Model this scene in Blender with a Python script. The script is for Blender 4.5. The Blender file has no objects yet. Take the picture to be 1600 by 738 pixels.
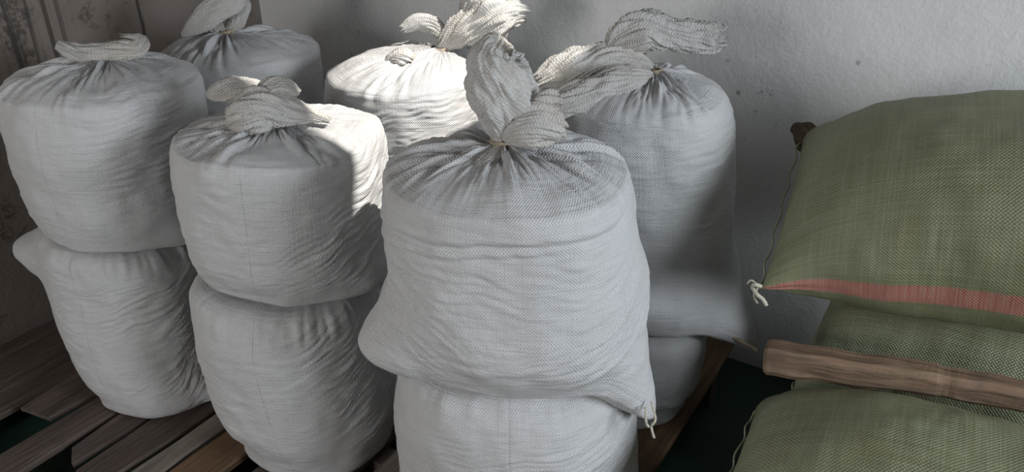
import bpy, math
import numpy as np
from mathutils import Vector, Matrix

sc = bpy.context.scene
col = sc.collection
R = math.radians

# ------------------------------------------------------------------ camera
YAW = R(32.0)
cam_d = bpy.data.cameras.new('camera')
cam = bpy.data.objects.new('camera', cam_d)
col.objects.link(cam)
cam.location = (0, 0, 1.62)
cam.rotation_euler = (R(90 - 28), 0, YAW)
cam_d.sensor_fit = 'HORIZONTAL'
cam_d.sensor_width = 36.0
cam_d.lens = 36.0 * 1256 / 1600
cam_d.clip_start = 0.02
sc.camera = cam

# ------------------------------------------------------------------ light
world = bpy.data.worlds.new('sky')
sc.world = world
world.use_nodes = True
bg = world.node_tree.nodes['Background']
bg.inputs['Color'].default_value = (0.72, 0.83, 1.0, 1)
bg.inputs['Strength'].default_value = 0.4

sun_d = bpy.data.lights.new('sun', 'SUN')
sun_d.energy = 5.6
sun_d.angle = R(0.6)
sun_d.color = (1.0, 0.95, 0.87)
sun = bpy.data.objects.new('sun', sun_d)
col.objects.link(sun)
SUN_TO = Vector((0.60, 0.10, 0.80)).normalized()       # towards the sun
sun.rotation_euler = SUN_TO.to_track_quat('Z', 'Y').to_euler()

def area(name, loc, target, sx, sy, power, colr):
    d = bpy.data.lights.new(name, 'AREA')
    d.shape = 'RECTANGLE'; d.size = sx; d.size_y = sy
    d.energy = power; d.color = colr
    o = bpy.data.objects.new(name, d); col.objects.link(o)
    o.location = loc
    o.rotation_euler = (Vector(loc) - Vector(target)).to_track_quat('Z', 'Y').to_euler()
    return o
# daylight entering through the window of the right wall and the door in the wall behind the camera
area('window_daylight', (2.56, 1.15, 1.75), (0, 1.15, 1.2), 1.3, 0.9, 76, (0.86, 0.93, 1.0))
area('door_daylight', (-1.55, -2.40, 1.45), (-1.0, 0, 0.9), 1.0, 1.3, 42, (1.0, 0.98, 0.96))

sc.view_settings.view_transform = 'Standard'
sc.view_settings.look = 'None'
sc.view_settings.gamma = 1.0
sc.view_settings.use_curve_mapping = False
sc.view_settings.exposure = 0.24

# ------------------------------------------------------------------ numpy noise
_rng = np.random.RandomState(7)
_perm = np.concatenate([_rng.permutation(256)] * 3)
_grad = _rng.normal(size=(256, 3)); _grad /= np.linalg.norm(_grad, axis=1)[:, None]
def pn(x, y, z):
    x, y, z = np.broadcast_arrays(np.asarray(x, float), np.asarray(y, float), np.asarray(z, float))
    xi = np.floor(x).astype(int); yi = np.floor(y).astype(int); zi = np.floor(z).astype(int)
    xf, yf, zf = x - xi, y - yi, z - zi
    u = xf**3 * (xf * (xf * 6 - 15) + 10); v = yf**3 * (yf * (yf * 6 - 15) + 10); w = zf**3 * (zf * (zf * 6 - 15) + 10)
    out = 0
    for dx in (0, 1):
        for dy in (0, 1):
            for dz in (0, 1):
                h = _perm[_perm[_perm[(xi + dx) & 255] + ((yi + dy) & 255)] + ((zi + dz) & 255)]
                g = _grad[h]
                d = g[..., 0] * (xf - dx) + g[..., 1] * (yf - dy) + g[..., 2] * (zf - dz)
                out = out + d * (u if dx else 1 - u) * (v if dy else 1 - v) * (w if dz else 1 - w)
    return out * 1.5
def fbm(x, y, z, o=3):
    s = 0; a = 1.0; k = 1.0
    for i in range(o):
        s = s + a * pn(x * k + 17.3 * i, y * k + 5.1 * i, z * k); a *= .5; k *= 2.03
    return s
def billow(n): return np.sqrt(n * n + 0.0025)          # rounded crests, sharp valleys
def smooth(a, b, x):
    t = np.clip((x - a) / (b - a), 0, 1); return t * t * (3 - 2 * t)

# ------------------------------------------------------------------ mesh helpers
def obj(name, me, mat=None, parent=None):
    o = bpy.data.objects.new(name, me); col.objects.link(o)
    if mat is not None and me is not None and not me.materials: me.materials.append(mat)
    if parent is not None: o.parent = parent
    return o
def tag(o, label, cat, group=None):
    o['label'] = label; o['category'] = cat
    if group: o['group'] = group
    return o
def empty(name, loc, rz=0):
    o = bpy.data.objects.new(name, None); col.objects.link(o)
    o.location = loc; o.rotation_euler = (0, 0, rz); o.empty_display_size = .1
    return o
def grid_mesh(name, P, uv=None, wrap=True, smooth_=True):
    """P[M,N,3]; wraps along N."""
    M, N = P.shape[:2]
    me = bpy.data.meshes.new(name)
    me.vertices.add(M * N); me.vertices.foreach_set('co', P.reshape(-1).astype(np.float32))
    nj = N if wrap else N - 1
    i = np.arange(M - 1)[:, None]; j = np.arange(nj)[None, :]; j2 = (j + 1) % N
    q = np.stack([i * N + j, i * N + j2, (i + 1) * N + j2, (i + 1) * N + j], -1).reshape(-1, 4)
    nf = len(q)
    me.loops.add(nf * 4); me.polygons.add(nf)
    me.loops.foreach_set('vertex_index', q.reshape(-1).astype(np.int32))
    me.polygons.foreach_set('loop_start', (np.arange(nf) * 4).astype(np.int32))
    me.polygons.foreach_set('loop_total', np.full(nf, 4, np.int32))
    me.polygons.foreach_set('use_smooth', np.full(nf, smooth_))
    if uv is not None:                                  # uv[M,N+1,2]
        l = me.uv_layers.new(name='UVMap')
        a = uv[:-1, :nj]; b = uv[:-1, 1:nj + 1]; c = uv[1:, 1:nj + 1]; d = uv[1:, :nj]
        l.data.foreach_set('uv', np.stack([a, b, c, d], 2).reshape(-1).astype(np.float32))
    me.update(calc_edges=True); me.validate()
    return me
def catmull(C, t):
    C = np.asarray(C, float); n = len(C)
    k = np.clip(np.floor(t).astype(int), 0, n - 2); f = (t - k)[:, None]
    p0 = C[np.maximum(k - 1, 0)]; p1 = C[k]; p2 = C[k + 1]; p3 = C[np.minimum(k + 2, n - 1)]
    return .5 * ((2 * p1) + (-p0 + p2) * f + (2 * p0 - 5 * p1 + 4 * p2 - p3) * f**2 + (-p0 + 3 * p1 - 3 * p2 + p3) * f**3)
def normals(P, wrap=True):
    if wrap:
        dt = np.roll(P, -1, 1) - np.roll(P, 1, 1)
    else:
        dt = np.gradient(P, axis=1)
    ds = np.gradient(P, axis=0)
    n = np.cross(dt, ds)
    l = np.linalg.norm(n, axis=2, keepdims=True)
    return n / np.maximum(l, 1e-9)
def box_mesh(name, lo, hi, bev=0.0):
    x0, y0, z0 = lo; x1, y1, z1 = hi
    v = [(x0, y0, z0), (x1, y0, z0), (x1, y1, z0), (x0, y1, z0), (x0, y0, z1), (x1, y0, z1), (x1, y1, z1), (x0, y1, z1)]
    f = [(0, 3, 2, 1), (4, 5, 6, 7), (0, 1, 5, 4), (1, 2, 6, 5), (2, 3, 7, 6), (3, 0, 4, 7)]
    me = bpy.data.meshes.new(name); me.from_pydata(v, [], f); me.update()
    return me

# ------------------------------------------------------------------ materials
class NT:
    def __init__(s, name):
        s.m = bpy.data.materials.new(name); s.m.use_nodes = True
        s.t = s.m.node_tree; s.t.nodes.clear()
        s.out = s.n('ShaderNodeOutputMaterial'); s.b = s.n('ShaderNodeBsdfPrincipled')
        s.l(s.b.outputs[0], s.out.inputs[0])
    def n(s, ty, **kw):
        x = s.t.nodes.new(ty)
        for k, v in kw.items(): setattr(x, k, v)
        return x
    def l(s, a, b): s.t.links.new(a, b)
    def set(s, node, **kw):
        for k, v in kw.items():
            k = k.replace('_', ' '); i = node.inputs[k]
            if hasattr(v, 'is_linked') or isinstance(v, bpy.types.NodeSocket): s.l(v, i)
            else: i.default_value = v
    def noise(s, vec, scale, detail=3, rough=.55, dist=0.0):
        x = s.n('ShaderNodeTexNoise'); s.l(vec, x.inputs['Vector'])
        x.inputs['Scale'].default_value = scale; x.inputs['Detail'].default_value = detail
        x.inputs['Roughness'].default_value = rough; x.inputs['Distortion'].default_value = dist
        return x.outputs['Fac']
    def math(s, op, a, b=None, c=None):
        x = s.n('ShaderNodeMath', operation=op)
        for i, v in enumerate((a, b, c)):
            if v is None: continue
            if isinstance(v, bpy.types.NodeSocket): s.l(v, x.inputs[i])
            else: x.inputs[i].default_value = v
        return x.outputs[0]
    def mapr(s, v, a, b, c=0., d=1.):
        x = s.n('ShaderNodeMapRange'); s.l(v, x.inputs[0])
        x.interpolation_type = 'SMOOTHSTEP'
        for i, k in enumerate((a, b, c, d)): x.inputs[i + 1].default_value = k
        return x.outputs[0]
    def mix(s, f, a, b, mode='MIX'):
        x = s.n('ShaderNodeMix', data_type='RGBA', blend_type=mode)
        for i, v in ((0, f), (6, a), (7, b)):
            if isinstance(v, bpy.types.NodeSocket): s.l(v, x.inputs[i])
            else: x.inputs[i].default_value = v if i == 0 else (*v, 1)
        return x.outputs[2]
    def scale(s, vec, sx, sy, sz):
        x = s.n('ShaderNodeVectorMath', operation='MULTIPLY'); s.l(vec, x.inputs[0]); x.inputs[1].default_value = (sx, sy, sz)
        return x.outputs[0]
    def sep(s, vec):
        x = s.n('ShaderNodeSeparateXYZ'); s.l(vec, x.inputs[0]); return x.outputs
    def bump(s, h, strength, dist, normal=None):
        x = s.n('ShaderNodeBump'); s.l(h, x.inputs['Height'])
        x.inputs['Strength'].default_value = strength; x.inputs['Distance'].default_value = dist
        if normal is not None: s.l(normal, x.inputs['Normal'])
        return x.outputs[0]

def weave_height(k, uv, pitch):
    """over-under weave of flat tapes, tape width = pitch metres"""
    o = k.sep(uv)
    a = k.math('MULTIPLY', o[0], math.pi / pitch); b = k.math('MULTIPLY', o[1], math.pi / pitch)
    return k.math('MULTIPLY', k.math('SINE', a), k.math('SINE', b))

def mat_cloth(name, colr, seam_u=None, dirt=.5, translucent=0.0, weave=1.0, tint=None):
    k = NT(name)
    uv = k.n('ShaderNodeUVMap').outputs[0]
    tc = k.n('ShaderNodeTexCoord').outputs['Object']
    o = k.sep(uv)
    wv = weave_height(k, uv, .0035)
    thr_v = k.noise(k.scale(uv, 6, 260, 1), 1.0, 2)          # single weft tapes
    thr_u = k.noise(k.scale(uv, 260, 6, 1), 1.0, 2)
    blot = k.noise(tc, 3.2, 5, .6)
    spec = k.noise(tc, 60, 3, .6)
    c = k.mix(k.mapr(blot, .35, .75, 0, dirt), colr, tuple(q * .78 for q in colr))
    c = k.mix(k.mapr(thr_v, .3, .75, 0, .22), c, tuple(q * .7 for q in colr))
    c = k.mix(k.mapr(thr_u, .3, .75, 0, .14), c, tuple(q * .7 for q in colr))
    if tint is not None:
        c = k.mix(k.mapr(k.noise(tc, 5.0, 3), .45, .7, 0, .5), c, tint)
    if seam_u is not None:
        wob = k.math('MULTIPLY', k.math('SUBTRACT', k.noise(k.scale(uv, 3, 5, 1), 1.0, 2), .5), .02)
        for su in seam_u:
            d = k.math('ABSOLUTE', k.math('SUBTRACT', k.math('ADD', o[0], wob), su))
            line = k.math('MULTIPLY', k.mapr(d, .0008, .0022, 1, 0), k.mapr(k.noise(k.scale(uv, 1, 14, 1), 1.0, 2), .35, .6, .1, .4))
            c = k.mix(line, c, tuple(q * .38 for q in colr))
    k.set(k.b, Base_Color=c, Roughness=k.mapr(blot, .2, .8, .42, .62))
    k.b.inputs['Specular IOR Level'].default_value = .35
    h = k.math('ADD', k.math('MULTIPLY', wv, .5 * weave), k.math('ADD', k.math('MULTIPLY', thr_v, 1.6), k.math('MULTIPLY', thr_u, .8)))
    nb = k.bump(h, .7, .0017)
    if not translucent: nb = k.bump(k.noise(k.scale(uv, 9, 60, 1), 1.0, 3, .6), .45, .006, nb)
    else: nb = k.bump(k.noise(tc, 38, 3, .55, .8), .35, .008, nb)
    k.l(nb, k.b.inputs['Normal'])
    if translucent:
        tr = k.n('ShaderNodeBsdfTranslucent'); k.l(c, tr.inputs[0]); k.l(nb, tr.inputs['Normal'])
        mx = k.n('ShaderNodeMixShader'); mx.inputs[0].default_value = translucent
        k.l(k.b.outputs[0], mx.inputs[1]); k.l(tr.outputs[0], mx.inputs[2]); k.l(mx.outputs[0], k.out.inputs[0])
    return k.m

WHITE = (.60, .60, .605)
MAT_SACK = [mat_cloth('white_woven_%d' % i, WHITE, seam_u=s) for i, s in enumerate(([.0], [.045], None, [.07]))]
MAT_MOUTH = mat_cloth('white_mouth_cloth', (.68, .67, .65), dirt=.25, translucent=.25, tint=(.62, .56, .48))

def mat_green():
    k = NT('green_woven')
    uv = k.n('ShaderNodeUVMap').outputs[0]; tc = k.n('ShaderNodeTexCoord').outputs['Object']
    o = k.sep(uv)
    g1, g2 = (.165, .178, .092), (.25, .258, .17)
    thr_u = k.noise(k.scale(uv, 4, 240, 1), 1.0, 3, .65)
    thr_v = k.noise(k.scale(uv, 240, 4, 1), 1.0, 3, .65)
    c = k.mix(k.mapr(thr_u, .3, .7, 0, .7), g1, g2)
    c = k.mix(k.mapr(thr_v, .4, .8, 0, .45), c, (.33, .345, .25))
    c = k.mix(k.mapr(k.noise(tc, 4, 4, .6), .5, .75, 0, .6), c, (.22, .19, .10))
    # printed red band running along the sack
    e = k.math('ADD', o[1], k.math('MULTIPLY', thr_v, .006))
    band = k.math('MULTIPLY', k.mapr(e, -.003, .003, 0, 1), k.mapr(e, .052, .060, 1, 0))
    red = k.mix(k.mapr(thr_v, .3, .7, 0, 1), (.38, .11, .10), (.46, .25, .20))
    c = k.mix(k.math('MULTIPLY', band, .9), c, red)
    k.set(k.b, Base_Color=c, Roughness=.5)
    k.b.inputs['Specular IOR Level'].default_value = .4
    h = k.math('ADD', k.math('MULTIPLY', weave_height(k, uv, .004), .8), k.math('ADD', thr_u, thr_v))
    k.l(k.bump(h, .6, .0014), k.b.inputs['Normal'])
    return k.m
MAT_GREEN = mat_green()

def mat_plain(name, colr, rough=.7, var=.5, scale=20):
    k = NT(name); tc = k.n('ShaderNodeTexCoord').outputs['Object']
    n = k.noise(tc, scale, 4, .6)
    c = k.mix(k.mapr(n, .3, .7, 0, var), colr, tuple(q * .5 for q in colr))
    k.set(k.b, Base_Color=c, Roughness=rough)
    k.l(k.bump(n, .3, .003), k.b.inputs['Normal'])
    return k.m
MAT_CORD = mat_plain('jute_cord', (.42, .34, .24), .8, .6, 90)
MAT_THREAD = mat_plain('pale_thread', (.55, .52, .42), .8, .4, 120)
MAT_GREENCORD = mat_plain('green_thread', (.28, .30, .20), .8, .4, 120)
MAT_EAR = mat_plain('dark_hem', (.10, .07, .045), .8, .8, 60)

def mat_wood(name, a, b, c3):
    k = NT(name)
    tc = k.n('ShaderNodeTexCoord').outputs['Object']
    inf = k.n('ShaderNodeObjectInfo').outputs['Random']
    v = k.n('ShaderNodeVectorMath', operation='ADD'); k.l(tc, v.inputs[0])
    cx = k.n('ShaderNodeCombineXYZ'); k.l(k.math('MULTIPLY', inf, 37.0), cx.inputs[0]); k.l(k.math('MULTIPLY', inf, 11.0), cx.inputs[2]); k.l(cx.outputs[0], v.inputs[1])
    g = k.noise(k.scale(v.outputs[0], 70, 4, 70), 1.0, 4, .6, .3)
    g2 = k.noise(k.scale(v.outputs[0], 14, 1.6, 14), 1.0, 3, .6, .6)
    bl = k.noise(v.outputs[0], 9, 4)
    c = k.mix(k.mapr(g2, .3, .7), a, b)
    c = k.mix(k.mapr(g, .4, .75, 0, .75), c, tuple(q * .35 for q in a))
    c = k.mix(k.mapr(bl, .5, .7, 0, .55), c, c3)
    k.set(k.b, Base_Color=c, Roughness=.72)
    h = k.math('ADD', g, k.math('MULTIPLY', g2, 1.5))
    k.l(k.bump(h, .9, .007), k.b.inputs['Normal'])
    return k.m
MAT_WOOD = [mat_wood('pallet_wood_brown', (.082, .058, .046), (.125, .094, .076), (.07, .06, .056)),
            mat_wood('pallet_wood_grey', (.19, .155, .13), (.25, .21, .18), (.15, .13, .10)),
            mat_wood('pallet_wood_orange', (.15, .085, .042), (.21, .13, .072), (.08, .05, .03))]
MAT_BEAM = mat_wood('beam_wood', (.20, .125, .08), (.30, .205, .135), (.10, .07, .05))

def mat_wall(name, base, low, stain_amt, left=False):
    k = NT(name)
    tc = k.n('ShaderNodeTexCoord').outputs['Object']
    o = k.sep(tc)
    big = k.noise(tc, 1.6, 5, .6); mid = k.noise(tc, 9, 5, .65); fine = k.noise(tc, 70, 4, .6)
    c = k.mix(k.mapr(big, .35, .7, 0, .6), base, low)
    spots = k.math('MULTIPLY', k.mapr(k.noise(tc, 26, 3, .7), .66, .72), k.mapr(k.noise(tc, 3, 2), .45, .65))
    c = k.mix(k.math('MULTIPLY', spots, stain_amt), c, (.06, .05, .045))
    if left:
        # dark drips running down the plaster: streaks along z, within one stretch of wall
        st = k.noise(k.scale(tc, 1, 46, 1.1), 1.0, 3, .6)
        m = k.math('MULTIPLY', k.mapr(o[1], 1.30, 1.36), k.mapr(o[1], 1.50, 1.60, 1, 0))
        m2 = k.math('MULTIPLY', m, k.mapr(st, .47, .60))
        c = k.mix(k.math('MULTIPLY', m2, .82), c, (.045, .036, .03))
        # one long dark crack
        d = k.math('ABSOLUTE', k.math('SUBTRACT', k.math('ADD', o[1], k.math('MULTIPLY', mid, .02)), 1.845))
        c = k.mix(k.math('MULTIPLY', k.mapr(d, .003, .011, 1, 0), .85), c, (.035, .028, .024))
        # mould patches
        mo = k.math('MULTIPLY', k.mapr(k.noise(tc, 4.5, 5, .7), .53, .66), k.mapr(fine, .38, .55))
        c = k.mix(k.math('MULTIPLY', mo, .75), c, (.05, .04, .033))
    k.set(k.b, Base_Color=c, Roughness=.75)
    h = k.math('ADD', k.math('MULTIPLY', mid, 1.0), k.math('MULTIPLY', fine, .35))
    k.l(k.bump(h, .35, .012), k.b.inputs['Normal'])
    return k.m
MAT_BACK = mat_wall('lime_plaster', (.66, .66, .65), (.59, .59, .585), .55)
MAT_LEFT = mat_wall('stained_plaster', (.225, .19, .165), (.17, .142, .125), .9, True)
MAT_ROOM = mat_wall('room_plaster', (.26, .25, .24), (.22, .21, .20), .5)
MAT_FLOOR = mat_plain('green_floor_paint', (.018, .05, .036), .6, .6, 14)
MAT_CEIL = mat_plain('ceiling_boards', (.18, .16, .14), .8, .5, 5)

# ------------------------------------------------------------------ the room
XL, XR, YB, YF, ZF, ZC = -2.78, 2.62, 2.405, -2.45, -0.125, 2.75
def wall_with_hole(name, axis, pos, thick, a0, a1, z0, z1, hole, mat):
    """wall across axis ('x' or 'y'); hole = (h0,h1,hz0,hz1) or None"""
    quads = [(a0, a1, z0, z1)] if hole is None else [(a0, hole[0], z0, z1), (hole[1], a1, z0, z1), (hole[0], hole[1], z0, hole[2]), (hole[0], hole[1], hole[3], z1)]
    V, F = [], []
    for (p, q, r, s) in quads:
        if q - p < 1e-4 or s - r < 1e-4: continue
        lo, hi = sorted((pos, pos + thick)); b = len(V)
        for zz in (r, s):
            for (aa, tt) in ((p, lo), (q, lo), (q, hi), (p, hi)):
                V.append((tt, aa, zz) if axis == 'x' else (aa, tt, zz))
        F += [tuple(b + i for i in f) for f in ((0, 3, 2, 1), (4, 5, 6, 7), (0, 1, 5, 4), (1, 2, 6, 5), (2, 3, 7, 6), (3, 0, 4, 7))]
    me = bpy.data.meshes.new(name); me.from_pydata(V, [], F); me.update()
    o = obj(name, me, mat); o['kind'] = 'structure'
    return o
T = .18
wall_with_hole('wall_back', 'y', YB, T, XL - T, XR + T, ZF, ZC, None, MAT_BACK)
wall_with_hole('wall_left', 'x', XL, -T, YF - T, YB, ZF, ZC, None, MAT_LEFT)
wall_with_hole('wall_right', 'x', XR, T, YF - T, YB, ZF, ZC, (.45, 1.85, 1.25, 2.25), MAT_ROOM)
wall_with_hole('wall_front', 'y', YF, -T, XL, XR, ZF, ZC, (-2.1, -1.0, ZF, 2.15), MAT_ROOM)
fl = obj('floor', box_mesh('floor', (XL - T, YF - T, ZF - .1), (XR + T, YB + T, ZF)), MAT_FLOOR); fl['kind'] = 'structure'
# ceiling with an added opening, placed and sized so one sun patch lands on the sacks
HX0, HX1, HY0, HY1 = -.34, 0.37, 1.50, 2.25
V, F = [], []
for (p, q, r, s) in ((XL - T, HX0, YF - T, YB + T), (HX1, XR + T, YF - T, YB + T), (HX0, HX1, YF - T, HY0), (HX0, HX1, HY1, YB + T)):
    b = len(V)
    V += [(p, r, ZC), (q, r, ZC), (q, s, ZC), (p, s, ZC), (p, r, ZC + .05), (q, r, ZC + .05), (q, s, ZC + .05), (p, s, ZC + .05)]
    F += [tuple(b + i for i in f) for f in ((0, 3, 2, 1), (4, 5, 6, 7), (0, 1, 5, 4), (1, 2, 6, 5), (2, 3, 7, 6), (3, 0, 4, 7))]
me = bpy.data.meshes.new('ceiling'); me.from_pydata(V, [], F)
ce = obj('ceiling', me, MAT_CEIL); ce['kind'] = 'structure'

# ------------------------------------------------------------------ wooden pallet under the sacks
def plank_mesh(x0, x1, y0, y1, z0, z1, seed, cut=0.0):
    """a rough plank along y with slightly wandering edges; the near end may be cut askew"""
    rs = np.random.RandomState(seed)
    n = 10; rows = []
    ys = np.linspace(0, 1, n)
    wob = rs.normal(0, .0035, (n, 2)); top = rs.normal(0, .0015, n); c = .005
    for i, t in enumerate(ys):
        y = y0 + (y1 - y0) * t
        a = x0 + wob[i, 0]; b = x1 + wob[i, 1]; z = z1 + top[i]
        yl = y + (cut if i == 0 else 0); yr = y - (cut if i == 0 else 0)
        if i == 0: a += .008; b -= .008
        rows.append([(a, yl, z0), (a, yl, z - c), (a + c, yl, z), (b - c, yr, z), (b, yr, z - c), (b, yr, z0)])
    P = np.array(rows)
    me = grid_mesh('plank', P, None, True, False)
    m = len(me.vertices)
    import bmesh
    bm = bmesh.new(); bm.from_mesh(me); bm.verts.ensure_lookup_table()
    bm.faces.new([bm.verts[i] for i in range(6)]); bm.faces.new([bm.verts[m - 1 - i] for i in range(6)])
    bmesh.ops.recalc_face_normals(bm, faces=bm.faces); bm.to_mesh(me); bm.free()
    return me
pallet = empty('wooden_pallet', (0, 0, ZF))
tag(pallet, 'low slatted pallet of rough brown planks under the white sacks', 'pallet')
Z0 = .03
def plank(x0, x1, y0, y1, mi, seed, cut=0, dz=0):
    o = obj('plank', plank_mesh(x0, x1, y0, y1, Z0 - ZF - .05 + dz, .028 - ZF - .03 + dz + .0, seed, cut), MAT_WOOD[mi], pallet)
    return o
plank(-2.74, -2.365, .15, 2.35, 0, 1, 0, -.035)
plank(-2.315, -2.175, .85, 2.35, 0, 2, -.01)
plank(-2.150, -2.035, .20, 2.35, 0, 3)
plank(-2.018, -1.935, .80, 2.35, 0, 4, .02)
plank(-1.925, -1.795, .76, 2.35, 0, 5, .012)
plank(-1.778, -1.698, .30, 2.35, 1, 6)
plank(-1.686, -1.555, .30, 2.35, 2, 7)
xs = -1.50; rs = np.random.RandomState(3)
i = 8
while xs < 1.25:
    if -.62 < xs < -.30: xs = -.28
    w_ = rs.uniform(.09, .14)
    plank(xs, xs + w_, rs.uniform(.2, .45), 2.35, i % 3 if i % 4 else 0, i); xs += w_ + rs.uniform(.015, .04); i += 1
for y in (.55, 1.25, 2.1):
    obj('bearer', box_mesh('bearer', (-2.72, y, .0), (-.55, y + .07, Z0 - ZF - .052)), MAT_WOOD[0], pallet)

# ------------------------------------------------------------------ sacks
NTH, NROW = 300, 230
def sack_mesh(name, rows, yaw, seed, n=2.25, nb=2.25, shrink=.96, lean=0.0, lean_h=.25, zmin=0.0, zmax=None, ears=(), pleat=0.0, pleat_z=None, neck=None, wr=(), lump=.010,
              gather=(), skip=None, nth=NTH, nrow=NROW, rings=(), pk=4.2):
    """rows of (z, half width, half depth, dx, dy) from the centre of the base to the tied neck.
    wr: wrinkle patches (theta_deg, z, theta_width_deg, z_height, tilt, amplitude, frequency)"""
    C = np.array(rows, float)
    tt = np.linspace(0, len(C) - 1, 1500)
    D = catmull(C, tt); D[:, 1:3] = np.maximum(D[:, 1:3], .002)
    seg = np.sqrt(np.diff(D[:, 0])**2 + np.diff((D[:, 1] + D[:, 2]) / 2)**2 + 1e-12)
    arc = np.concatenate([[0], np.cumsum(seg)])
    sa = np.linspace(0, arc[-1], nrow)
    D = np.stack([np.interp(sa, arc, D[:, i]) for i in range(5)], 1)
    th = np.arange(nth) / nth * 2 * np.pi - np.pi / 2        # theta 0 = +x (viewer's right), -90 = towards the viewer
    TH, S = np.meshgrid(th, sa)
    z = D[:, 0:1] * np.ones_like(TH); hw = D[:, 1:2]; hd = D[:, 2:3]
    c, s = np.cos(TH), np.sin(TH)
    sx, sy, sz = seed * 13.7, seed * 7.1, seed * 3.3
    nn_ = n + (nb - n) * np.exp(-(z / .12)**2)
    rr = shrink * (np.abs(c / hw)**nn_ + np.abs(s / hd)**nn_)**(-1 / nn_)
    gs = np.zeros_like(TH)
    for (ed, ez, amp, tw, zw, droop) in ears:
        dth = (TH - R(ed) + np.pi) % (2 * np.pi) - np.pi
        g = np.exp(-(dth / R(tw))**2) * np.exp(-((z - ez) / zw)**2)
        rr = rr + amp * g; z = z - droop * g
        if droop > .02: gs = gs + g
    x = rr * c; y = rr * s
    cy_, sy_ = math.cos(yaw), math.sin(yaw)
    P = np.stack([x * cy_ - y * sy_ + D[:, 3:4], x * sy_ + y * cy_ + D[:, 4:5], z], -1)
    nz0 = normals(P)
    side = 1 - smooth(.45, .85, np.abs(nz0[..., 2]))
    # soft lumps of the grain inside
    d = lump * fbm(P[..., 0] * 5 + sx, P[..., 1] * 5 + sy, P[..., 2] * 5 + sz, 3)
    Rm = .27
    U = TH * Rm
    # faint horizontal slack everywhere on the sides
    warp = .02 * pn(c * 2.2 + sx, s * 2.2 + sy, z * 4)
    base = billow(pn(c * 3.5 + sx, s * 3.5, (z + warp) * 46 + sz))
    msk = smooth(.0, .5, pn(c * 1.7 + sy, s * 1.7, z * 3.0 + 9))
    d += side * (.0016 + .0030 * msk) * base
    for (wt, wz, ww, wh, tilt, amp, fr) in wr:
        dth = (TH - R(wt) + np.pi) % (2 * np.pi) - np.pi
        g = np.exp(-(dth / R(ww))**2) * np.exp(-((z - wz) / wh)**2)
        vv = z - tilt * dth * Rm - .05 * dth**2 * tilt + .018 * pn(c * 3 + sx + 3, s * 3 + wz, z * 6)
        k = pn(dth * 2.1 + sx, vv * fr, sz + 2.5)
        d += g * amp * (billow(k) * 1.3 - .25)
        ridge = (.5 + .5 * np.sin(2 * np.pi * vv / (.72 / fr) + 5 * pn(dth * 1.5 + sx, vv * 9, sz)))**1.5
        d += g * amp * .55 * (ridge - .4) * smooth(-.25, .3, pn(dth * 1.6 + sy, vv * 13, sz + 7))
    for (rz, amp, wid, t0, tw, tilt) in rings:               # single long creases round the body
        dth = (TH - R(t0) + np.pi) % (2 * np.pi) - np.pi
        zz = z - rz - tilt * dth + .012 * pn(c * 2 + sx, s * 2 + sy, 1.5 + rz)
        g = np.exp(-(dth / R(tw))**4)
        d -= g * amp * np.exp(-(zz / wid)**2); d += g * .7 * amp * np.exp(-((zz - 1.9 * wid) / (1.4 * wid))**2)
    for (gz, gh, amp, fr) in gather:                         # vertical puckers where the cloth is squeezed
        g = np.exp(-((z - gz) / gh)**2)
        d += g * amp * (billow(pn(c * fr + sx, s * fr + sy, z * 5)) * 1.5 - .3)
    if pleat:
        q = np.clip((D[:, 1:2] + D[:, 2:3]) / 2 / ((D[:, 1] + D[:, 2]).max() / 2), 0, 1) * np.ones_like(TH)
        up = smooth(pleat_z[0], pleat_z[1], z)
        k1 = pn(c * pk + sx, s * pk + sy, q * 1.3 + sz); k2 = pn(c * pk * 2.3 + sx, s * pk * 2.3 + sy, q * 2.4 + sz)
        prof = np.clip(q / .25, .25, 1) * (1 - .55 * smooth(.45, 1.0, q))
        vary = .35 + 1.15 * smooth(-.25, .35, pn(c * 1.3 + sy, s * 1.3, sz))
        if skip is not None:                                  # a stretch of the shoulder that bulges without pleats
            dth = (TH - R(skip[0]) + np.pi) % (2 * np.pi) - np.pi
            vary = vary * (1 - .85 * np.exp(-(dth / R(skip[1]))**4) * smooth(.18, .45, q))
        d += up * pleat * prof * vary * (1.5 * (billow(k1) - .33) + .9 * (billow(k2) - .3))
        fine = billow(pn(c * pk * 5 + sx, s * pk * 5, q * 3 + sz))
        d += up * pleat * .45 * prof * (fine - .2) * (1 - .7 * smooth(.35, .8, q))
    d *= smooth(0, .02, S) 
    P = P + normals(P) * d[..., None]
    if zmin is not None: P[..., 2] = np.maximum(P[..., 2], zmin * np.clip(gs * 1.6 - .2, 0, 1))
    if zmax is not None: P[..., 2] = np.minimum(P[..., 2], zmax)
    if lean: P[..., 2] -= lean * P[..., 0] * (np.clip(1 - P[..., 2] / lean_h, 0, 1) if lean_h > 0 else np.clip(P[..., 2] / -lean_h, 0, 1))
    uu = (np.concatenate([th, [th[-1] + 2 * np.pi / nth]]) + np.pi / 2)
    uu = (uu + np.pi) % (2 * np.pi) - np.pi
    uu = np.concatenate([th, [2 * np.pi - np.pi / 2]]) + np.pi / 2     # 0 at the viewer side
    uu = np.where(uu > np.pi, uu - 2 * np.pi, uu)
    uv = np.zeros((nrow, nth + 1, 2)); uv[..., 0] = uu[None] * Rm; uv[..., 1] = sa[:, None]
    return grid_mesh(name, P, uv)

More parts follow.
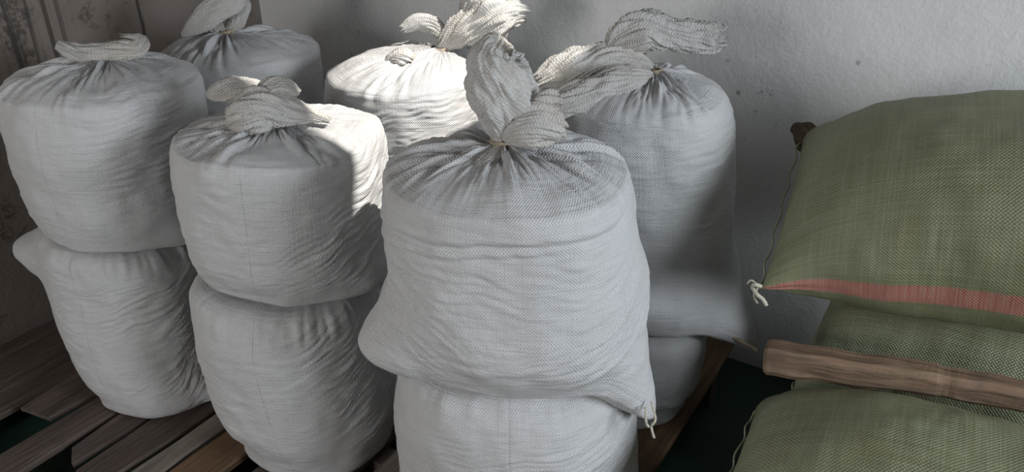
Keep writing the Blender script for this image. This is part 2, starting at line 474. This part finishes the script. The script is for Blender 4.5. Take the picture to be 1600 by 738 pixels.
def cloth_tube(name, pts, seed, flat=.5, crumple=.25, pleats=3.0, nth=110, ns=90, up=(0, -1, .3), rag=.10, inner=True):
    """gathered, crumpled bag mouth swept along a path of (x, y, z, half width); ends in a ragged open rim"""
    C = np.array(pts, float); t = np.linspace(0, len(C) - 1, ns)
    D = catmull(C, t); p = D[:, :3]; w = np.maximum(D[:, 3], .003)
    tan = np.gradient(p, axis=0); tan /= np.linalg.norm(tan, axis=1)[:, None]
    upv = np.array(up, float)
    sd = np.cross(tan, upv); sd /= np.maximum(np.linalg.norm(sd, axis=1)[:, None], 1e-6)
    nn = np.cross(sd, tan)
    th = np.arange(nth) / nth * 2 * np.pi
    TH, I = np.meshgrid(th, np.linspace(0, 1, ns)); c, s = np.cos(TH), np.sin(TH)
    a, b = seed * 5.7, seed * 2.9
    L = np.linalg.norm(np.diff(p, axis=0), axis=1).sum()
    tw_ = 1.6 * (I - .3) * np.sign(math.sin(seed * 2.3) + .01)                      # the cloth is twisted a little
    c1, s1 = np.cos(TH + tw_), np.sin(TH + tw_)
    k1 = pn(c1 * pleats + a, s1 * pleats + b, I * L * 11 + a); k2 = pn(c1 * pleats * 2.4 + a, s1 * pleats * 2.4 + b, I * L * 13)
    k3 = pn(c1 * pleats * 4 + a, s1 * pleats * 4, I * L * 24)
    k4 = pn(c * 1.4 + b, s * 1.4 + a, I * L * 17)
    r = 1 + crumple * (2.0 * billow(k1) - .5 + 1.1 * (billow(k2) - .2) + .4 * (billow(k3) - .2) + 1.1 * (billow(k4) - .3))
    bend = crumple * .5 * w[:, None] * pn(I * L * 14 + a, c + b, s)                 # bodily kinks
    W = w[:, None] * r
    if rag:
        rim = rag * (pn(c * 2.2 + b, s * 2.2, a) + .5 * pn(c * 7 + b, s * 7, a))
        sft = (I**5)[..., None] * rim[..., None] * tan[:, None, :] * L * 1.2
    else: sft = 0
    P = p[:, None, :] + sd[:, None, :] * (W * c)[..., None] + nn[:, None, :] * (W * flat * s + bend)[..., None] + sft
    rows = [P]
    if inner:                                              # turn the rim inwards so that the mouth reads as cloth
        cen = p[-1][None, :]
        last = P[-1]
        for f_, back in ((.90, .004), (.78, .018), (.55, .035), (.25, .05)):
            rows.append((cen + (last - cen) * f_ - tan[-1] * back)[None])
    P = np.concatenate(rows, 0)
    uv = np.zeros((P.shape[0], nth + 1, 2))
    uv[..., 0] = np.linspace(0, 1, nth + 1)[None] * 2 * np.pi * w.mean(); uv[..., 1] = (np.arange(P.shape[0]) / ns * L)[:, None]
    return grid_mesh(name, P, uv)

def cord_mesh(name, pts, rad, closed=False, n=8, seed=0, sub=8):
    C = np.array(pts, float)
    if closed: C = np.concatenate([C, C[:1]])
    t = np.linspace(0, len(C) - 1, (len(C) - 1) * sub + 1); p = catmull(C, t)
    tan = np.gradient(p, axis=0); tan /= np.maximum(np.linalg.norm(tan, axis=1)[:, None], 1e-9)
    ref = np.where(np.abs(tan[:, 2:3]) > .9, np.array([[1., 0, 0]]), np.array([[0, 0, 1.]]))
    sd = np.cross(tan, ref); sd /= np.linalg.norm(sd, axis=1)[:, None]; nn = np.cross(sd, tan)
    a = np.arange(n) / n * 2 * np.pi
    tw = np.arange(len(p))[:, None] * .9
    rr = rad * (1 + .18 * np.cos(2 * (a[None] + tw)))
    P = p[:, None] + sd[:, None] * (rr * np.cos(a))[..., None] + nn[:, None] * (rr * np.sin(a))[..., None]
    P = np.concatenate([p[:1, None].repeat(n, 1), P, p[-1:, None].repeat(n, 1)], 0)
    return grid_mesh(name, P)

def tie(parent, x, y, z, r, seed=0, coils=3):
    rs = np.random.RandomState(seed); pts = []
    for k in range(coils * 10):
        a = k / 10 * 2 * math.pi
        pts.append((x + r * math.cos(a), y + r * math.sin(a), z + .004 * (k / 10 - coils / 2) + rs.normal(0, .0015)))
    pts += [(x + r * 1.5, y - r * .8, z - .01), (x + r * 2.2, y - r * 1.4, z - .022)]
    return obj('tie_cord', cord_mesh('tie_cord', pts, .0035), MAT_CORD, parent)

def cam2w(Rr, F): return (Rr * math.cos(YAW) - F * math.sin(YAW), Rr * math.sin(YAW) + F * math.cos(YAW))

def sack(label, Rr, F, z, mesh_args, mi, mouths=(), tie_at=None, pxs=None, group=None):
    x, y = cam2w(Rr, F)
    e = empty('grain_sack', (x, y, z), YAW)
    tag(e, label, 'sack', group)
    obj('sack_body', sack_mesh('sack_body', **mesh_args), MAT_SACK[mi], e)
    for (nm, pts, kw) in mouths:
        obj(nm, cloth_tube(nm, pts, **kw), MAT_MOUTH, e)
    if tie_at: tie(e, *tie_at)
    return e

# path points of the bag mouths are written (right, back, up, half width) in millimetres from the neck
def mouth(neck, pts):
    return [(neck[0] + a / 1000, neck[1] + b / 1000, neck[2] + c / 1000, d / 1000) for a, b, c, d in pts]

def top_rows(zs, hw, hd, ox, oy, neck, dome=.5, hw0=None):
    """shoulder and dome: from the shoulder ring up to the tied neck"""
    nx, ny, nz = neck
    rows = []
    for f_, g in ((.93, .28), (.78, .58), (.55, .80), (.32, .93), (.14, 1.0), (.075, 1.06)):
        k = 1 - f_
        rows.append((zs + (nz - zs) * g, hw * f_, hd * f_, ox + (nx - ox) * k, oy + (ny - oy) * k))
    return rows
def base_rows(hw, hd, ox, oy, r=.05):
    return [(.012, .004, .004, ox, oy), (.004, hw * .45, hd * .45, ox, oy), (.002, hw * .84, hd * .84, ox, oy), (.010, hw * .96, hd * .96, ox, oy), (r, hw, hd, ox, oy)]

Y0 = R(-16)
UP = .545      # level of the upper layer
# ---- lower layer
def lower(label, Rr, F, rows, mi, seed, **kw):
    return sack(label, Rr, F, .0, dict(rows=rows, yaw=kw.pop('yaw', Y0), seed=seed, **kw), mi)

lower('plump white woven sack at floor level beside the stained wall, one corner poking out', -1.14, 2.12,
      base_rows(.205, .215, .045, -.055, .05) + [(.14, .228, .235, .005, -.03), (.26, .235, .24, -.010, -.01), (.38, .235, .235, -.015, 0), (.47, .230, .225, -.02, 0), (.520, .205, .20, -.02, 0), (.536, .15, .15, -.02, 0), (.540, .05, .05, -.02, 0), (.541, .004, .004, -.02, 0)],
      0, 1, zmax=.54, lean=.10, lean_h=-.54, ears=[(192, .42, .115, 21, .060, -.005), (0, .03, .06, 20, .05, 0)], wr=[(-30, .33, 55, .10, .35, .008, 48), (-60, .43, 50, .03, .2, .006, 60), (-20, .12, 45, .09, .5, .005, 60)],
      gather=[(.50, .03, .006, 7)])
lower('white woven sack at floor level in the middle of the front row', -.59, 1.86,
      base_rows(.222, .225, .025, -.03, .06) + [(.14, .262, .26, .005, -.015), (.26, .268, .265, -.010, 0), (.38, .262, .26, -.018, 0), (.475, .252, .25, -.018, 0), (.520, .226, .22, -.014, 0), (.536, .16, .15, 0, 0), (.540, .06, .06, 0, 0), (.541, .004, .004, 0, 0)],
      1, 2, zmax=.54, lean=.06, lean_h=-.54, wr=[(-25, .40, 45, .08, .45, .010, 40), (-10, .20, 45, .10, .5, .007, 52)], gather=[(.485, .035, .008, 8)])
lower('white woven sack at floor level under the frontmost tied sack', 0.0, 1.56,
      base_rows(.27, .24, .03, -.03, .06) + [(.14, .312, .265, .018, -.03), (.26, .304, .268, .01, -.03), (.38, .294, .262, .002, -.03), (.475, .280, .25, 0, -.02), (.520, .25, .225, 0, 0), (.536, .18, .17, 0, 0), (.540, .06, .06, 0, 0), (.541, .004, .004, 0, 0)],
      3, 3, zmax=.54, lean=.04, lean_h=-.54, wr=[(-40, .40, 60, .07, .25, .009, 44), (-30, .24, 60, .08, .3, .007, 50)], gather=[(.50, .03, .008, 6)])
lower('shadowed white sack low down behind the front stack, mostly hidden in the dark', .33, 2.03,
      base_rows(.23, .22, 0, 0, .06) + [(.10, .262, .24, .0, 0), (.20, .266, .24, 0, 0), (.28, .260, .24, 0, 0), (.315, .23, .22, 0, 0), (.335, .16, .15, 0, 0), (.340, .05, .05, 0, 0), (.341, .004, .004, 0, 0)],
      0, 4, zmax=.34, nth=160, nrow=120)
for k, (rr_, ff_, lb) in enumerate(((-.90, 2.63, 'white sack hidden at floor level under the one in the back corner'), (-.29, 2.39, 'white sack hidden at floor level under the sunlit one'))):
    sack(lb, rr_, ff_, 0.0,
         dict(rows=base_rows(.22, .20, 0, 0, .06) + [(.14, .25, .23, .0, 0), (.30, .25, .23, 0, 0), (.43, .23, .22, 0, 0), (.50, .15, .14, 0, 0), (.512, .05, .05, 0, 0), (.514, .004, .004, 0, 0)],
              yaw=Y0, seed=5 + k, zmax=.51, nth=120, nrow=90), 0)

# ---- upper layer, heights below are from the base of each sack
def upper(label, Rr, F, z, seed, mi, base, sides, shoulder, neck, mouths=(), tie_r=.02, **kw):
    rows = base_rows(*base) + list(sides) + [shoulder] + top_rows(*shoulder, neck)
    args = dict(rows=rows, yaw=kw.pop('yaw', Y0), seed=seed, pleat=kw.pop('pleat', .017), pleat_z=kw.pop('pleat_z', (shoulder[0] - .03, shoulder[0] + .035)), **kw)
    ms = [(nm, mouth(neck, pts), k) for nm, pts, k in mouths]
    return sack(label, Rr, F, z, args, mi, ms, (neck[0], neck[1], neck[2] + .004, tie_r, seed))

# A: upper sack by the left wall
upper('tied white sack stacked nearest the stained left wall', -1.157, 2.13, UP, 11, 0,
      (.225, .215, .025, -.02, .03),
      [(.10, .245, .24, .022, -.01), (.18, .255, .25, .024, 0), (.27, .266, .255, .030, 0), (.36, .270, .255, .036, 0)],
      (.415, .262, .25, .044, .0), (.070, 0, .483), lean=.10, ears=[(0, .03, .035, 20, .05, .015), (180, .03, .02, 20, .05, 0)],
      mouths=[('tied_mouth', [(-125, 10, 35, 14), (-95, 0, 22, 22), (-50, -5, 14, 26), (0, -5, 18, 30), (45, 0, 22, 32), (80, 10, 25, 28), (85, 25, 42, 20), (55, 20, 48, 14)], dict(seed=1, flat=.75, crumple=.24, up=(0, -.4, 1)))],
      wr=[(-25, .33, 40, .16, .12, .007, 44), (0, .2, 40, .14, .2, .005, 55)], tie_r=.02)
# E: back left corner
upper('tied white sack in the back corner with one pale leaf-shaped flap', -.90, 2.63, .530, 12, 0,
      (.23, .21, -.02, 0, .05),
      [(.12, .262, .235, -.02, 0), (.22, .270, .24, -.01, 0), (.33, .270, .24, 0, 0)],
      (.385, .262, .235, .003, 0), (-.02, -.03, .452),
      mouths=[('tied_mouth', [(0, 0, 0, 12), (-30, 5, 14, 22), (-75, 10, 22, 26), (-115, 15, 10, 14)], dict(seed=3, flat=.4, up=(0, -.6, 1))),
              ('loose_flap', [(-130, -45, 2, 8), (-95, -40, 25, 26), (-45, -25, 60, 44), (10, -5, 95, 50), (50, 10, 120, 40), (78, 15, 142, 6)], dict(seed=4, flat=.20, crumple=.12, up=(-.3, -1, .5), rag=.0)),
              ('loose_flap', [(0, 5, 5, 14), (35, 10, 40, 28), (60, 15, 85, 26), (62, 20, 100, 10)], dict(seed=5, flat=.4, crumple=.2))],
      tie_r=.02)
# B: middle of the front row
upper('tied white sack in the middle of the front row, bun-shaped knot and sunlit edge', -.593, 1.86, UP, 13, 1,
      (.245, .215, .006, -.01, .03),
      [(.09, .258, .245, .010, -.005), (.16, .262, .25, .012, 0), (.25, .263, .25, .016, 0), (.32, .261, .25, .020, 0)],
      (.370, .250, .245, .024, 0), (.02, -.02, .412), lean=.06, ears=[(0, .03, .035, 20, .05, .01), (180, .03, .038, 20, .05, 0)],
      mouths=[('tied_mouth', [(-92, -35, -5, 14), (-68, -40, 18, 40), (-25, -42, 40, 56), (20, -40, 48, 50), (62, -35, 32, 34), (100, -25, 22, 18), (140, -20, 8, 8)], dict(seed=6, flat=.75, crumple=.26, up=(0, -.8, 1), rag=.03)),
              ('tied_mouth', [(-25, -20, 50, 10), (0, -22, 78, 26), (35, -18, 84, 28), (60, -14, 60, 22)], dict(seed=16, flat=.8, crumple=.3, up=(0, -.8, 1), rag=.03)),
              ('loose_flap', [(-20, 60, 50, 14), (-70, 75, 52, 30), (-120, 80, 54, 34), (-165, 80, 42, 22), (-182, 80, 36, 8)], dict(seed=7, flat=.6, crumple=.22, up=(0, -.7, 1), rag=.03))],
      wr=[(0, .24, 36, .17, .32, .010, 36), (-25, .14, 40, .10, .45, .006, 50)], tie_r=.022)
# G: back row, in the sun
upper('sunlit tied white sack at the back wall with a bulky brownish-white twist', -.29, 2.38, .525, 14, 0,
      (.22, .21, -.02, 0, .05),
      [(.12, .248, .235, -.025, 0), (.22, .254, .24, -.026, 0), (.33, .252, .24, -.028, 0)],
      (.385, .240, .235, -.029, 0), (.075, 0, .455),
      mouths=[('tied_mouth', [(-5, 0, 0, 14), (40, 0, 45, 36), (95, 0, 78, 52), (160, 0, 100, 58), (210, 5, 108, 44), (245, 10, 105, 22)], dict(seed=8, flat=.7, crumple=.30, up=(0, -1, .4))),
              ('tied_mouth', [(70, 15, 50, 24), (95, 20, 100, 34), (110, 25, 160, 38), (118, 25, 200, 34)], dict(seed=9, flat=.7, crumple=.34)),
              ('loose_flap', [(20, 40, 25, 16), (-25, 60, 62, 26), (-75, 70, 70, 24), (-115, 65, 50, 12)], dict(seed=10, flat=.6, crumple=.2, up=(0, -1, .4))),
              ('loose_flap', [(-60, -60, -15, 12), (-95, -70, 0, 26), (-130, -75, -2, 22), (-150, -80, -22, 10)], dict(seed=11, flat=.7, crumple=.3, up=(0, -.6, 1)))],
      pleat=.020, wr=[(-70, .30, 60, .10, .1, .006, 44)], tie_r=.024)
# D: back row, right
sack_d = upper('tied white sack at the back wall beside the green sacks, long loose folds on top', .34, 2.05, .345, 15, 2,
      (.275, .225, .045, -.03, .03),
      [(.10, .288, .25, .040, -.02), (.20, .280, .25, .028, 0), (.36, .272, .25, .010, 0), (.50, .268, .25, -.002, 0), (.57, .264, .245, -.014, 0)],
      (.615, .252, .24, -.024, 0), (.025, -.03, .675),
      mouths=[('tied_mouth', [(0, -10, 0, 14), (-60, -60, 8, 34), (-140, -95, -10, 44), (-220, -120, -35, 42), (-285, -130, -62, 22)], dict(seed=12, flat=.45, crumple=.26, up=(0, -.8, 1))),
              ('tied_mouth', [(-5, 10, 5, 16), (-70, 20, 30, 40), (-150, 30, 28, 46), (-230, 30, 0, 44), (-300, 30, -32, 18)], dict(seed=13, flat=.6, crumple=.26, up=(0, -.8, 1))),
              ('loose_flap', [(-120, 35, 30, 16), (-80, 40, 72, 44), (-25, 40, 100, 50), (30, 40, 90, 44), (95, 35, 86, 38), (150, 30, 84, 36), (172, 25, 86, 28)], dict(seed=14, flat=.5, crumple=.26, up=(0, -1, .6)))],
      wr=[(-30, .52, 60, .10, .12, .006, 40), (-20, .34, 60, .12, .15, .004, 50)],
      zmin=-.09, ears=[(-16, .03, .085, 15, .05, .075)], tie_r=.022)
# C: frontmost
sack_c = upper('frontmost tied white sack with an upright ruffled mouth', 0.0, 1.55, UP, 17, 2,
      (.285, .215, .0, -.05, .03),
      [(.10, .298, .245, .004, -.045), (.18, .294, .258, .011, -.025), (.27, .281, .26, .003, -.01), (.35, .272, .262, -.002, 0)],
      (.405, .262, .26, -.006, 0), (-.018, -.01, .470),
      mouths=[('tied_mouth', [(0, 0, -5, 18), (4, 0, 35, 40), (2, 0, 82, 60), (-4, 0, 130, 62), (-8, 0, 168, 58), (-4, 0, 192, 46), (2, -4, 202, 26)], dict(seed=21, flat=.75, crumple=.22, pleats=2.2, rag=.03)),
              ('loose_flap', [(5, -20, 15, 16), (40, -35, 42, 36), (80, -35, 62, 44), (118, -30, 70, 42)], dict(seed=22, flat=.4, crumple=.24, up=(0, -1, .3), rag=.06)),
              ('loose_flap', [(-5, -20, 2, 12), (-30, -75, -12, 22), (-65, -135, -38, 18), (-92, -170, -62, 4)], dict(seed=23, flat=.35, crumple=.2, up=(0, -.5, 1), rag=.0))],
      lean=.04, zmin=-.15, ears=[(200, .035, .070, 25, .06, .012), (-8, .03, .064, 17, .055, .135)], yaw=R(-10), pleat=.022, skip=(-72, 34),
      rings=[(.345, .007, .008, -95, 75, 0.02), (.318, .004, .007, -100, 60, .03)],
      wr=[(-110, .27, 60, .09, -.10, .007, 34), (-25, .15, 40, .13, .55, .008, 40), (-140, .17, 38, .12, -.55, .008, 38), (-80, .09, 45, .06, .1, .005, 46)], tie_r=.024)

obj('corner_hem', cord_mesh('corner_hem', [(.201, -.205, .015), (.255, -.232, 0), (.298, -.262, -.010), (.323, -.282, -.015)], .005), MAT_CORD, sack_d)
for q in ([(.298, -.20, -.045), (.304, -.228, -.068), (.296, -.234, -.083), (.300, -.254, -.097)], [(.285, -.21, -.050), (.284, -.232, -.072), (.290, -.24, -.080)]):
    obj('loose_thread', cord_mesh('loose_thread', q, .0026), MAT_THREAD, sack_c)

# ------------------------------------------------------------------ green sacks lying on the right
def pillow_mesh(name, L, W, Tt, seed, band=-.12, flat_bottom=.72, nth=220, ns=240, lump=.012, p=3.0, q=.52):
    """a filled sack on its side: both ends pressed into a sewn seam"""
    s = np.linspace(-1, 1, ns); s = np.sign(s) * (1 - (1 - np.abs(s))**1.35)
    th = np.arange(nth) / nth * 2 * np.pi - np.pi / 2
    TH, S = np.meshgrid(th, s); c, sn = np.cos(TH), np.sin(TH)
    h = Tt / 2 * np.maximum(1 - np.abs(S)**p, 0)**q + .004
    w = W / 2 * (.93 + .09 * np.abs(S)**5) 
    n = 2.3
    rr = (np.abs(c)**n + np.abs(sn)**n)**(-1 / n)
    y = w * rr * c; z = h * rr * sn
    z = np.where(z < 0, z * flat_bottom, z)
    x = S * L / 2 * (1 - .03 * (1 - np.abs(c)**2) * np.abs(S)**8)
    a, b = seed * 9.1, seed * 4.3
    P = np.stack([x, y, z], -1)
    d = lump * fbm(x * 4 + a, y * 4 + b, z * 4, 3) * (1 - np.abs(S)**6)
    end = smooth(.55, 1, np.abs(S))
    d += .008 * end * (1 - np.abs(S)**20) * (billow(pn(c * 5 + a, sn * 5 + b, S * 1.2)) * 1.5 - .3)
    d += .0035 * billow(pn(x * 26 + a, c * 2 + b, sn * 2)) * smooth(-.1, .4, pn(x * 3 + b, c * 1.5, sn * 1.5 + a))
    P = P + normals(P) * d[..., None]
    per = np.concatenate([[0], np.cumsum(np.linalg.norm(np.diff(P[ns // 2], axis=0), axis=1))])
    per = np.concatenate([per, [per[-1] + .002]])
    uv = np.zeros((ns, nth + 1, 2)); uv[..., 0] = x[:, :1]; uv[..., 1] = per[-1] - per[None, :] - band
    return grid_mesh(name, P, uv)

def green_sack(label, loc, rot, L, W, Tt, seed, band=9, **kw):
    e = empty('green_sack', loc); e.rotation_euler = rot
    tag(e, label, 'sack')
    obj('sack_body', pillow_mesh('sack_body', L, W, Tt, seed, band, **kw), MAT_GREEN, e)
    pts = [(-L / 2 - .004 + .004 * math.sin(i * 2.1), -W / 2 * 1.0 + W * i / 16, .004 * math.sin(i * 3.7)) for i in range(17)]
    obj('seam_stitching', cord_mesh('seam_stitching', pts, .0025, seed=seed), MAT_GREENCORD, e)
    return e
k1 = green_sack('bulging green woven sack with a red band, top of the pile', (.090, 1.935, .826), (R(18), R(-9), R(5)), .96, .58, .50, 31, band=.355, p=2.6, q=.64, flat_bottom=.82)
kn = [(-.480, -.29, .0), (-.492, -.297, .012), (-.500, -.293, -.002), (-.488, -.305, -.012), (-.478, -.301, -.03), (-.47, -.305, -.045)]
obj('corner_knot', cord_mesh('corner_knot', kn, .0045), MAT_THREAD, k1)
for q in ([(-.486, -.29, .0), (-.497, -.300, -.02), (-.490, -.304, -.042)], [(-.486, -.292, .004), (-.503, -.285, .012), (-.512, -.290, .004)]):
    obj('loose_thread', cord_mesh('loose_thread', q, .0022), MAT_THREAD, k1)
ear = cloth_tube('corner_ear', [(-.44, .245, .0, .03), (-.47, .27, .005, .04), (-.495, .295, .0, .028), (-.505, .305, -.01, .01)], 33, flat=.5, crumple=.2)
obj('corner_ear', ear, MAT_EAR, k1)
green_sack('green woven sack wedged in shadow under the red-banded one', (.22, 2.0, .290), (0, 0, R(1)), .96, .50, .58, 32, q=.25, p=6, flat_bottom=.95)
k3 = green_sack('plain green woven sack lying lowest in front, timber on its back edge', (.19, 1.42, .295), (R(2), R(-3), R(4)), .98, .56, .58, 34, q=.42, flat_bottom=.95)
lp = [(-.49, -.18, .02), (-.515, -.16, .05), (-.52, -.12, .06), (-.505, -.08, .05), (-.50, -.05, .02), (-.515, -.02, -.01)]
obj('loose_thread', cord_mesh('loose_thread', lp, .0025), MAT_GREENCORD, k3)

# ------------------------------------------------------------------ rough timber on the green sacks
def timber(a, b, hw, hh, seed):
    n = 60; L = (Vector(b) - Vector(a)).length
    base = np.array([(-1, -.55), (-.72, -1), (.72, -1), (1, -.6), (1, .55), (.62, 1), (-.62, 1), (-1, .5)])
    P = np.zeros((n, 8, 3))
    for i in range(n):
        t = i / (n - 1); y = t * L
        k = 1 - .28 * t
        ox = .010 * math.sin(t * 5 + 1) + .004 * float(pn(t * 9, seed, 0)); oz = .008 * math.sin(t * 4) + .004 * float(pn(t * 8, 2.2, seed))
        if t > .45: k *= 1 - .10 * math.exp(-((t - .50) / .02)**2)
        for j in range(8):
            wob = 1 + .10 * float(pn(t * 10 + seed, j * 3.3, 1.0))
            P[i, j] = (base[j, 0] * hw * k * wob + ox, y, base[j, 1] * hh * k * wob + oz)
    c0 = P[:1].mean(1, keepdims=True).repeat(8, 1); c1 = P[-1:].mean(1, keepdims=True).repeat(8, 1)
    e0 = c0 + (P[:1] - c0) * .86; e0[..., 1] -= .008
    P = np.concatenate([c0 - np.array([0, .008, 0]), e0, P, c1], 0)
    me = grid_mesh('rough_timber', P, None, True, False)
    o = obj('rough_timber', me, MAT_BEAM)
    d = (Vector(b) - Vector(a)).normalized()
    o.location = a
    o.rotation_euler = d.to_track_quat('Y', 'Z').to_euler()
    return tag(o, 'rough brown timber with a squared end lying across the green sacks', 'timber')
timber((-.298, 1.61, .498), (.42, 1.675, .575), .036, .034, 5)
